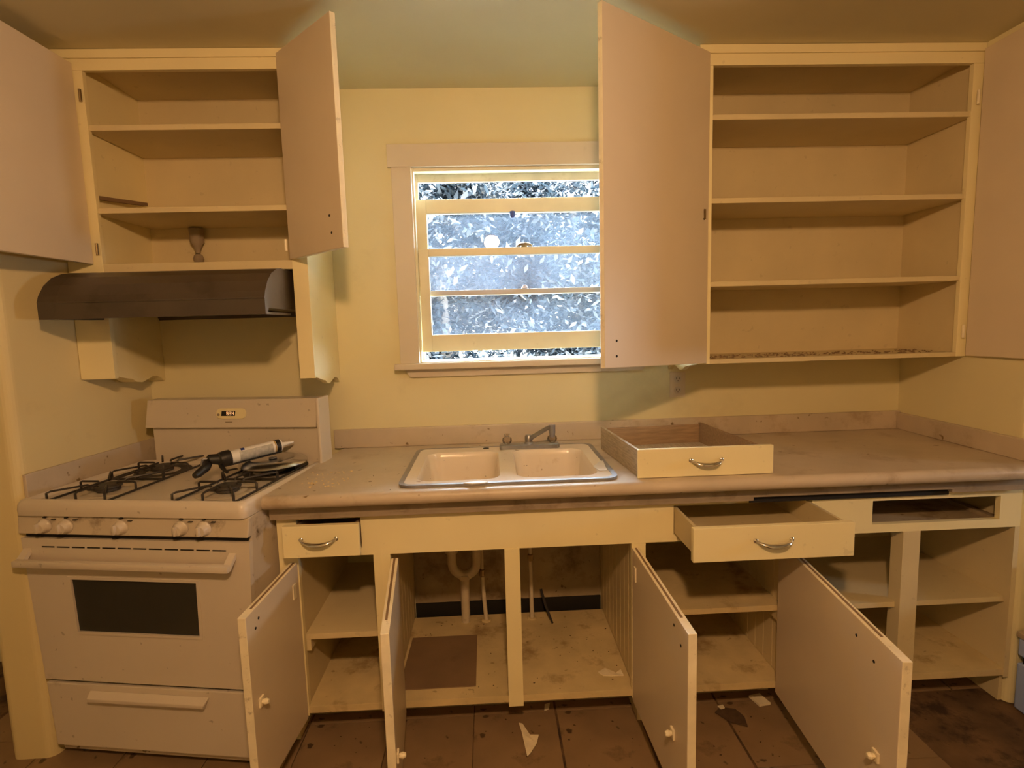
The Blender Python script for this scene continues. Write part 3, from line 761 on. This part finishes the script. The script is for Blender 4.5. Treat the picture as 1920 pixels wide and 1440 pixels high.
b = B(); hexa(b, [(-.366, -.540, .1355), (-.088, -.540, .1355), (-.090, -.215, .1355), (-.360, -.215, .1355)], [(-.366, -.540, .139), (-.088, -.540, .139), (-.090, -.215, .139), (-.360, -.215, .139)], 0, .0008)
tag(obj('hardboard_sheet', b, 'brown_board'), 'plain brown hardboard sheet lying on the sink cabinet floor', 'board')

# ------------------------------------------------------------------ wall outlet
ol = thing('wall_outlet', 'white double wall outlet under the right upper cabinet', 'outlet', (.832, 0, 1.146))
b = B(); box(b, .797, .867, -.006, -.0006, 1.089, 1.203, .002); obj('cover_plate', b, 'door_paint', ol)
for z in (1.171, 1.121):
    b = B(); lathe(b, (.832, -.0062, z), [(.0165, 0), (.0165, .0018), (0, .0018)], 20, axis=(0, -1, 0)); s = obj('socket', b, 'enamel', ol)
    b = B(); box(b, .8245, .8265, -.0092, -.0082, z - .001, z + .008); box(b, .8375, .8395, -.0092, -.0082, z - .001, z + .007); box(b, .830, .834, -.0092, -.0082, z - .010, z - .006); obj('slot', b, 'gap_black', s)

# ------------------------------------------------------------------ stove
SO = Vector((-1.528, -.609, 0)); SA = -.157
st = thing('stove', 'white enamel gas stove with black burner grates in the left corner', 'stove', tuple(SO), SA)
SM = PM[st]
def warp(p):
    x, y, z = p; s = 1 + .045 * (min(z, .9) - .43) / .35
    x = .38 + (x - .38) * s
    return (x, y, z)
def sobj(name, bm, m, parent=None, label=None, smooth=False, wp=True):
    if wp:
        for v_ in bm.verts: v_.co = warp(v_.co)
    bm.transform(SM); return obj(name, bm, m, parent or st, label, smooth)
# body
b = B(); box(b, .004, .756, .018, .56, .03, .864, .003); sobj('body', b, 'enamel_dirty')
for x in (.05, .70):
    for y in (.06, .50):
        b = B(); lathe(b, (x, y, .0015), [(.018, 0), (.018, .012), (.010, .016), (.010, .030)], 12); sobj('foot', b, 'black_plastic')
b = B(); box(b, .0, .76, .0, .0175, .056, .284, .004); bd = sobj('storage_drawer', b, 'enamel')
b = B(); hexa(b, [(.170, -.024, .238), (.592, -.024, .238), (.582, -.0005, .222), (.180, -.0005, .222)], [(.170, -.024, .250), (.592, -.024, .250), (.600, -.0005, .264), (.162, -.0005, .264)], 0, .003); sobj('drawer_handle', b, 'enamel', bd, 'long lipped white handle')
for q in ((.004, .756, .012, .0178, .286, .294), (.01, .75, .010, .0178, .788, .802)):
    b = B(); box(b, *q); sobj('gap_fill', b, 'gap_black')
# oven door with its window
b = B()
prism(b, [[(.0, 0, .296), (.76, 0, .296), (.76, 0, .787), (.0, 0, .787)], [(.152, 0, .470), (.583, 0, .470), (.583, 0, .652), (.152, 0, .652)]], (0, .0175, 0))
od = sobj('oven_door', b, 'enamel')
b = B(); box(b, .1525, .5825, .005, .011, .4705, .6515); sobj('oven_window', b, 'oven_glass', od, 'dark oven window')
b = B(); prism(b, [[(.143, -.003, .462), (.592, -.003, .462), (.592, -.003, .660), (.143, -.003, .660)], [(.153, -.003, .471), (.582, -.003, .471), (.582, -.003, .651), (.153, -.003, .651)]], (0, .0028, 0)); sobj('window_frame', b, 'enamel', od)
b = B(); box(b, .004, .718, -.048, -.024, .706, .728, .006)
hexa(b, [(.005, -.030, .708), (.030, -.030, .708), (.030, -.0005, .735), (.005, -.0005, .735)], [(.005, -.030, .727), (.030, -.030, .727), (.030, -.0005, .752), (.005, -.0005, .752)])
hexa(b, [(.695, -.030, .708), (.717, -.030, .708), (.717, -.0005, .735), (.695, -.0005, .735)], [(.695, -.030, .727), (.717, -.030, .727), (.717, -.0005, .752), (.695, -.0005, .752)])
sobj('door_handle', b, 'enamel', od, 'long white bar handle', smooth=True)
b = B()
for k in range(12):
    xa = .07 + k * .052; box(b, xa, xa + .043, -.0012, .001, .757, .761)
sobj('door_vent', b, 'gap_black', od)
# control panel
b = B(); hexa(b, [(.0, -.006, .803), (.76, -.006, .803), (.76, .0175, .803), (.0, .0175, .803)], [(.0, .002, .864), (.76, .002, .864), (.76, .0175, .864), (.0, .0175, .864)], 0, .004); cp = sobj('control_panel', b, 'enamel_dirty')
for x in (.082, .159, .352, .558, .635):
    b = B(); cc = (x, -.004, .832)
    lathe(b, cc, [(.024, 0), (.024, .004), (.020, .008), (.018, .020), (.016, .024), (0, .025)], 20, axis=(0, -1, -.1))
    box(b, x - .0045, x + .0045, -.038, -.024, .817, .846, .002)
    kn = sobj('knob', b, 'enamel', None, None, True, False)
b = B()
for x in (.082, .159, .352, .558, .635):
    box(b, x + .024, x + .038, -.0058, .002, .851, .853); box(b, x - .005, x + .004, -.0055, .002, .857, .861)
sobj('knob_marks', b, 'burner_iron', cp, None, False, False)['kind'] = 'stuff'
# cooktop
def ck(q, r, z):
    out = []
    for p in rrect(*q, r, z):
        out.append(Vector((p.x + .012 * p.y / .52 , p.y, p.z)))
    return out
b = B()
Q = (-.016, .776, -.010, .520)
def ins(q, a): return (q[0] + a, q[1] - a, q[2] + a, q[3] - a)
loft(b, [ck(Q, .02, .8655), ck(ins(Q, -.002), .022, .882), ck(Q, .022, .900), ck(ins(Q, .006), .022, .912), ck(ins(Q, .015), .020, .9165), ck(ins(Q, .024), .018, .914), ck(ins(Q, .032), .015, .903)], cap0=True)
top = sobj('cooktop', b, 'enamel', None, None, True, False)
BZ = .9035
burn = [(.182, .140), (.182, .392), (.620, .145), (.620, .397)]
for i, (x, y) in enumerate(burn):
    b = B(); lathe(b, (x, y, BZ - .0008), [(.098, .0012), (.092, .003), (.070, .001), (.045, -.0005), (0, -.0005)], 28); sobj('drip_bowl', b, 'enamel_dirty' if i % 2 == 0 else 'burner_iron', top, None, True, False)
    b = B(); lathe(b, (x, y, BZ + .0025), [(.036, 0), (.036, .008), (.042, .012), (.042, .017), (.036, .020), (0, .021)], 24)
    box(b, x - .075, x - .036, y - .010, y + .004, BZ + .001, BZ + .006, .001); sobj('burner', b, 'burner_iron', None, None, True, False)
def grate(xc, yc, w_, l_, sk_):
    b = B(); z = BZ + .004; r = .0038
    def W(x, y, zz): return (xc + x, yc + y, zz)
    c4 = [W(-w_, -l_, z), W(w_, -l_, z), W(w_, l_, z), W(-w_, l_, z)]
    for k in range(4): tube(b, [c4[k], c4[(k + 1) % 4]], r, 6)
    zt = z + .028
    for (sx_, sy_, dx, dy) in ((-1, -1, 0, 1), (1, -1, -1, 0), (1, 1, 0, -1), (-1, 1, 1, 0)):
        # wires rise at the frame and run in towards the burner
        p = (sx_ * w_, sy_ * l_)
        tube(b, [W(p[0], p[1], z), W(p[0], p[1], zt - .004), W(p[0] * .93, p[1] * .93, zt), W(p[0] * .34, p[1] * .34, zt), W(p[0] * .30, p[1] * .30, zt - .006)], r, 6)
    for (ax, ay) in ((0, -1), (1, 0), (0, 1), (-1, 0)):
        p = (ax * w_, ay * l_)
        tube(b, [W(p[0], p[1], z), W(p[0], p[1], zt - .004), W(p[0] * .93, p[1] * .93, zt), W(p[0] * .36, p[1] * .36, zt), W(p[0] * .33, p[1] * .33, zt - .006)], r, 6)
    sobj('burner_grate', b, 'grate_iron', None, None, True, False)
for (x, y) in burn: grate(x, y, .104, .124, 0)
# back guard with clock
g0, g1 = .046, .796
b = B(); box(b, g0 + .016, g1 - .006, .500, .56, .895, 1.160, .004); bgd = sobj('backguard', b, 'enamel', None, None, False, False)
b = B(); hexa(b, [(g0, .478, 1.055), (g1 - .02, .478, 1.055), (g1 - .02, .4995, 1.055), (g0, .4995, 1.055)], [(g0 + .012, .490, 1.168), (g1 - .012, .490, 1.168), (g1 - .012, .560, 1.168), (g0 + .012, .560, 1.168)], 0, .004); gp = sobj('clock_panel', b, 'enamel', None, None, False, False)
b = B(); box(b, g1 - .014, g1, .470, .563, .900, 1.172, .006); sobj('end_cap', b, 'enamel', bgd, None, False, False)
def cy_(z): return .478 + (z - 1.055) / .113 * .012 - .001
b = B(); pts = [Vector((p.x, cy_(p.y) , p.y)) for p in rrect(.362, .488, 1.092, 1.132, .018, 0)]
prism(b, [[tuple(p) for p in pts]], (0, -.004, 0)); sobj('clock_bezel', b, 'cabinet_paint', gp, 'yellowed plastic clock surround', False, False)
b = B(); hexa(b, [(.384, cy_(1.103) - .0052, 1.103), (.442, cy_(1.103) - .0052, 1.103), (.442, cy_(1.103) - .003, 1.103), (.384, cy_(1.103) - .003, 1.103)], [(.386, cy_(1.122) - .0052, 1.122), (.444, cy_(1.122) - .0052, 1.122), (.444, cy_(1.122) - .003, 1.122), (.386, cy_(1.122) - .003, 1.122)]); sobj('clock_display', b, 'gap_black', gp, 'black clock display', False, False)
segs = {'8': 'abcdefg', '3': 'abgcd', '4': 'fgbc'}
b = B()
def digit(ch, x, z, w_=.0075, h_=.0135, t=.0016):
    Y = cy_(z) - .0066
    S = {'a': (x, x + w_, z + h_ - t, z + h_), 'd': (x, x + w_, z, z + t), 'g': (x, x + w_, z + h_ / 2 - t / 2, z + h_ / 2 + t / 2), 'f': (x, x + t, z + h_ / 2, z + h_), 'e': (x, x + t, z, z + h_ / 2), 'b': (x + w_ - t, x + w_, z + h_ / 2, z + h_), 'c': (x + w_ - t, x + w_, z, z + h_ / 2)}
    for s in segs[ch]:
        q = S[s]; box(b, q[0], q[1], Y, Y + .0005, q[2], q[3])
digit('8', .408, 1.106); digit('3', .4195, 1.106); digit('4', .431, 1.106)
sobj('clock_digits', b, 'clock_glow', gp, 'lit digits reading 834', False, False)
b = B(); lathe(b, (.372, cy_(1.108) - .0045, 1.108), [(.005, 0), (.005, .002), (0, .002)], 12, axis=(0, -1, 0)); box(b, .398, .428, cy_(1.078) - .0012, cy_(1.078), 1.076, 1.080, .0003); sobj('clock_button', b, 'substrate', gp, None, False, False)

# ------------------------------------------------------------------ things on the stove
def SP(x, y, z): return SM @ Vector((x, y, z))
ZG = BZ + .036
pan = thing('pot_lid', 'round shiny steel pot lid under the sealant tube on the rear right grate', 'lid', tuple(SP(.645, .383, ZG)))
b = B(); lathe(b, SP(.645, .383, ZG - .002), [(.118, .0), (.124, .003), (.120, .008), (.110, .015), (.094, .020), (.080, .022), (.074, .019), (.045, .017), (0, .017)], 40); obj('lid', b, 'steel', pan, smooth=True)
b = B(); lathe(b, SP(.645, .383, ZG + .0155), [(.012, 0), (.016, .002), (.014, .005), (0, .005)], 16); obj('rivet', b, 'dull_steel', pan, smooth=True)
# caulking gun: built along its own axis
A0 = SP(.543, .277, .985); A1 = SP(.655, .420, .998)
ax = (A1 - A0).normalized(); upv = Vector((0, 0, 1)); sd = ax.cross(upv).normalized(); up2 = sd.cross(ax)
def G(u, s, v_): return A0 + ax * u + sd * s + up2 * v_
tb_ = thing('sealant_tube', 'white and grey sealant tube with dark tip band lying in the gun', 'tube', tuple(A0))
b = B(); lathe(b, A0, [(0, .004), (.0235, .004), (.0235, .03)], 24, axis=ax); lathe(b, A0, [(.0235, .03), (.0235, .160)], 24, axis=ax); lathe(b, A0, [(.0235, .160), (.0235, .184), (.022, .186), (0, .187)], 24, axis=ax)
obj('cartridge', b, 'white_label', tb_, smooth=True)
b = B()
def band(bm, u0, u1, a0, a1, r=.0238, n=10):
    V = [[bm.verts.new(A0 + ax * u + (sd * math.cos(math.radians(a0 + (a1 - a0) * k / n)) + up2 * math.sin(math.radians(a0 + (a1 - a0) * k / n))) * r) for k in range(n + 1)] for u in (u0, u1)]
    for k in range(n): bm.faces.new([V[0][k], V[0][k + 1], V[1][k + 1], V[1][k]])
band(b, .030, .150, -95, 45); obj('label_panel', b, 'grey_label', tb_, 'grey printed panel')
b = B(); band(b, .038, .052, 52, 95, .0239); obj('label_mark', b, 'blue_print', tb_, 'small blue mark')
b = B(); band(b, .158, .162, -180, 180, .0239, 24); obj('label_band', b, 'gold_print', tb_)
b = B(); band(b, .163, .180, -180, 180, .0239, 24); obj('label_band', b, 'black_plastic', tb_, 'dark band near the tip')
b = B(); lathe(b, A0 + ax * .187, [(.010, 0), (.0085, .012), (.005, .040), (.003, .048), (0, .048)], 14, axis=ax); obj('nozzle', b, 'white_label', tb_, smooth=True)
gn = thing('caulking_gun', 'black caulking gun lying across the right grates', 'caulking gun', tuple(A0))
b = B(); lathe(b, A0 - ax * .038, [(0, 0), (.020, .0), (.027, .006), (.029, .02), (.029, .040), (.0255, .042), (.0255, .041)], 24, axis=ax)
obj('barrel_cap', b, 'black_plastic', gn, smooth=True)
b = B(); tube(b, [G(-.034, 0, .004), G(-.062, -.002, .010), G(-.070, -.010, -.004), SP(.503, .205, .968), SP(.495, .172, .954), SP(.493, .158, .951)], [.020, .018, .016, .015, .014, .010], 14)
obj('handle', b, 'black_plastic', gn, smooth=True)
b = B(); tube(b, [G(-.030, 0, -.022), SP(.548, .225, .965), SP(.568, .212, .955), SP(.580, .205, .952)], [.009, .008, .006, .006], 10); obj('trigger', b, 'black_plastic', gn, smooth=True)
b = B(); tube(b, [G(-.036, 0, .012), G(-.085, -.004, .016)], .004, 8); tube(b, [G(-.085, -.004, .016), G(-.092, -.006, -.008)], .004, 8); obj('plunger_rod', b, 'dull_steel', gn, smooth=True)
b = B(); tube(b, [G(-.004, .0, -.0275), G(.09, 0, -.0275), G(.186, 0, -.0275)], .003, 8)
obj('frame_rod', b, 'black_plastic', gn, smooth=True)

# ------------------------------------------------------------------ scraps and litter
def scrap(pts, th, m, name, label, cat, group=None, origin=None):
    bm = B(); lo = [bm.verts.new(p) for p in pts]; hi = [bm.verts.new((p[0], p[1], p[2] + th)) for p in pts]
    bm.faces.new(lo[::-1]); bm.faces.new(hi); n = len(pts)
    for k in range(n): bm.faces.new([lo[k], lo[(k + 1) % n], hi[(k + 1) % n], hi[k]])
    bmesh.ops.triangulate(bm, faces=[f for f in bm.faces if len(f.verts) > 4])
    bmesh.ops.recalc_face_normals(bm, faces=bm.faces[:])
    return tag(obj(name, bm, m, origin=pts[0]), label, cat, group)
zf = .0035
scrap([(.062, -.565, zf), (.075, -.575, zf + .004), (.098, -.625, zf), (.128, -.640, zf + .010), (.118, -.670, zf + .004), (.095, -.705, zf), (.082, -.722, zf + .002), (.085, -.67, zf), (.070, -.62, zf + .006)], .0015, 'paper', 'paper_scrap', 'torn pale paper scrap on the floor in front of the sink cabinet', 'scrap')
scrap([(.165, -.478, zf), (.185, -.472, zf), (.178, -.505, zf), (.160, -.512, zf)], .002, 'paper', 'paper_scrap', 'tiny pale chip on the floor right under the middle stile', 'scrap')
scrap([(.940, -.500, zf), (.985, -.492, zf), (1.000, -.545, zf), (.955, -.552, zf)], .009, 'paper', 'wood_chip', 'small square whitish block on the floor beside the large open door', 'block')
scrap([(.780, -.570, zf), (.81, -.545, zf), (.860, -.56, zf), (.875, -.60, zf), (.865, -.645, zf), (.815, -.62, zf), (.80, -.60, zf)], .004, 'dirt_crumb', 'dirt_clump', 'dark flattened dirt clump on the floor tiles', 'dirt')
scrap([(.800, -.545, zf + .005), (.822, -.540, zf + .005), (.822, -.556, zf + .005), (.806, -.560, zf + .005)], .003, 'paper', 'paper_scrap', 'small whitish flake lying on the dark dirt clump', 'scrap')
scrap([(.365, -.50, .136), (.395, -.485, .140), (.43, -.51, .136), (.45, -.50, .142), (.455, -.525, .136), (.41, -.53, .139), (.38, -.52, .136)], .004, 'paper', 'paper_scrap', 'crumpled white scrap at the front right of the sink cabinet floor', 'scrap')
scrap([(-.10, -.648, .9235), (-.05, -.640, .926), (-.02, -.648, .9235), (-.03, -.657, .9235), (-.07, -.660, .9235)], .003, 'white_plastic', 'plastic_scrap', 'thin white shred stuck on the front rim of the sink', 'scrap')
scrap([(.355, -.50, .9232), (.395, -.43, .9232), (.405, -.43, .9232), (.392, -.56, .9232), (.365, -.56, .9232)], .0012, 'white_plastic', 'tape_strip', 'white strip stuck along the right edge of the sink', 'tape')
# crumbs: on the counter, cabinet floors and the lowest shelf of the right cabinet
def crumbs(n, xr, yr, z, m, nm, lab, r=(.0012, .004), sd_=1):
    rnd = random.Random(sd_); bm = B()
    for k in range(n):
        x = rnd.uniform(*xr); y = rnd.uniform(*yr); q = rnd.uniform(*r); a = rnd.uniform(0, 3.14)
        vs2 = [bm.verts.new((x + q * math.cos(a + t) * (1.6 if i % 2 else .8), y + q * math.sin(a + t), z)) for i, t in enumerate((0, 1.5, 3.1, 4.7))]
        tp = bm.verts.new((x, y, z + q * .8))
        for i in range(4): bm.faces.new([vs2[i], vs2[(i + 1) % 4], tp])
        bm.faces.new(vs2[::-1])
    return tag(obj(nm, bm, m), lab, 'crumbs', None, 'stuff')
crumbs(60, (-.66, -.50), (-.60, -.40), .9143, 'crumb', 'crumbs', 'yellowish crumbs scattered on the counter beside the stove', sd_=3)
crumbs(45, (-.68, .9), (-.66, -.08), .9143, 'dirt_crumb', 'grit', 'dark grit spread over the countertop', (.001, .003), 4)
crumbs(260, (.86, 1.80), (-.30, -.12), 1.2792, 'brown_board', 'debris', 'brown debris along the lowest shelf of the right upper cabinet', (.002, .007), 5)
crumbs(60, (-.36, .46), (-.58, -.10), .1352, 'dirt_crumb', 'grit', 'dark grit on the floor of the sink cabinet', (.001, .0035), 6)
crumbs(60, (-.70, 1.2), (-.85, -.48), .0016, 'dirt_crumb', 'grit', 'dark grit on the floor tiles before the cabinets', (.0012, .004), 8)

# ------------------------------------------------------------------ white chest past the right wall end
mat('daylight_blue_plastic', (0.34, 0.46, 0.85), 0.4, var=0.05); mat('daylight_white_plastic', (0.75, 0.86, 0.95), 0.35, var=0.03)  # blue daylight on the white chest and bin is put into these colours
ch = thing('storage_chest', 'low white drawer chest, blue daylight put into its colour, standing past the end of the base cabinets', 'chest', (2.2, -.95, 0))
b = B(); box(b, 1.862, 2.45, -1.25, -.620, .0015, .175, .006); obj('lower_drawer', b, 'daylight_blue_plastic', ch); b = B(); box(b, 1.862, 2.45, -1.25, -.620, .205, .27, .006); obj('upper_drawer', b, 'daylight_blue_plastic', ch); b = B(); box(b, 1.875, 2.43, -1.23, -.630, .1755, .2045); obj('gap_fill', b, 'gap_black', ch)  # black block paints the dark gap between the drawers
b = B(); box(b, 1.858, 2.46, -1.26, -.614, .271, .292, .004); obj('lid', b, 'raw_wood', ch, 'tan wooden top')
b = B(); loft(b, [rrect(1.880, 2.13, -1.02, -.635, .04, .2925), rrect(1.870, 2.14, -1.03, -.625, .04, .54), rrect(1.866, 2.145, -1.035, -.622, .04, .545)], cap0=True)
tag(obj('plastic_bin', b, 'daylight_white_plastic', smooth=True), 'white plastic bin, daylight put into its colour, standing on the drawer chest', 'bin')  # bluish daylight painted into the bin colour
print('objects', len(bpy.data.objects))
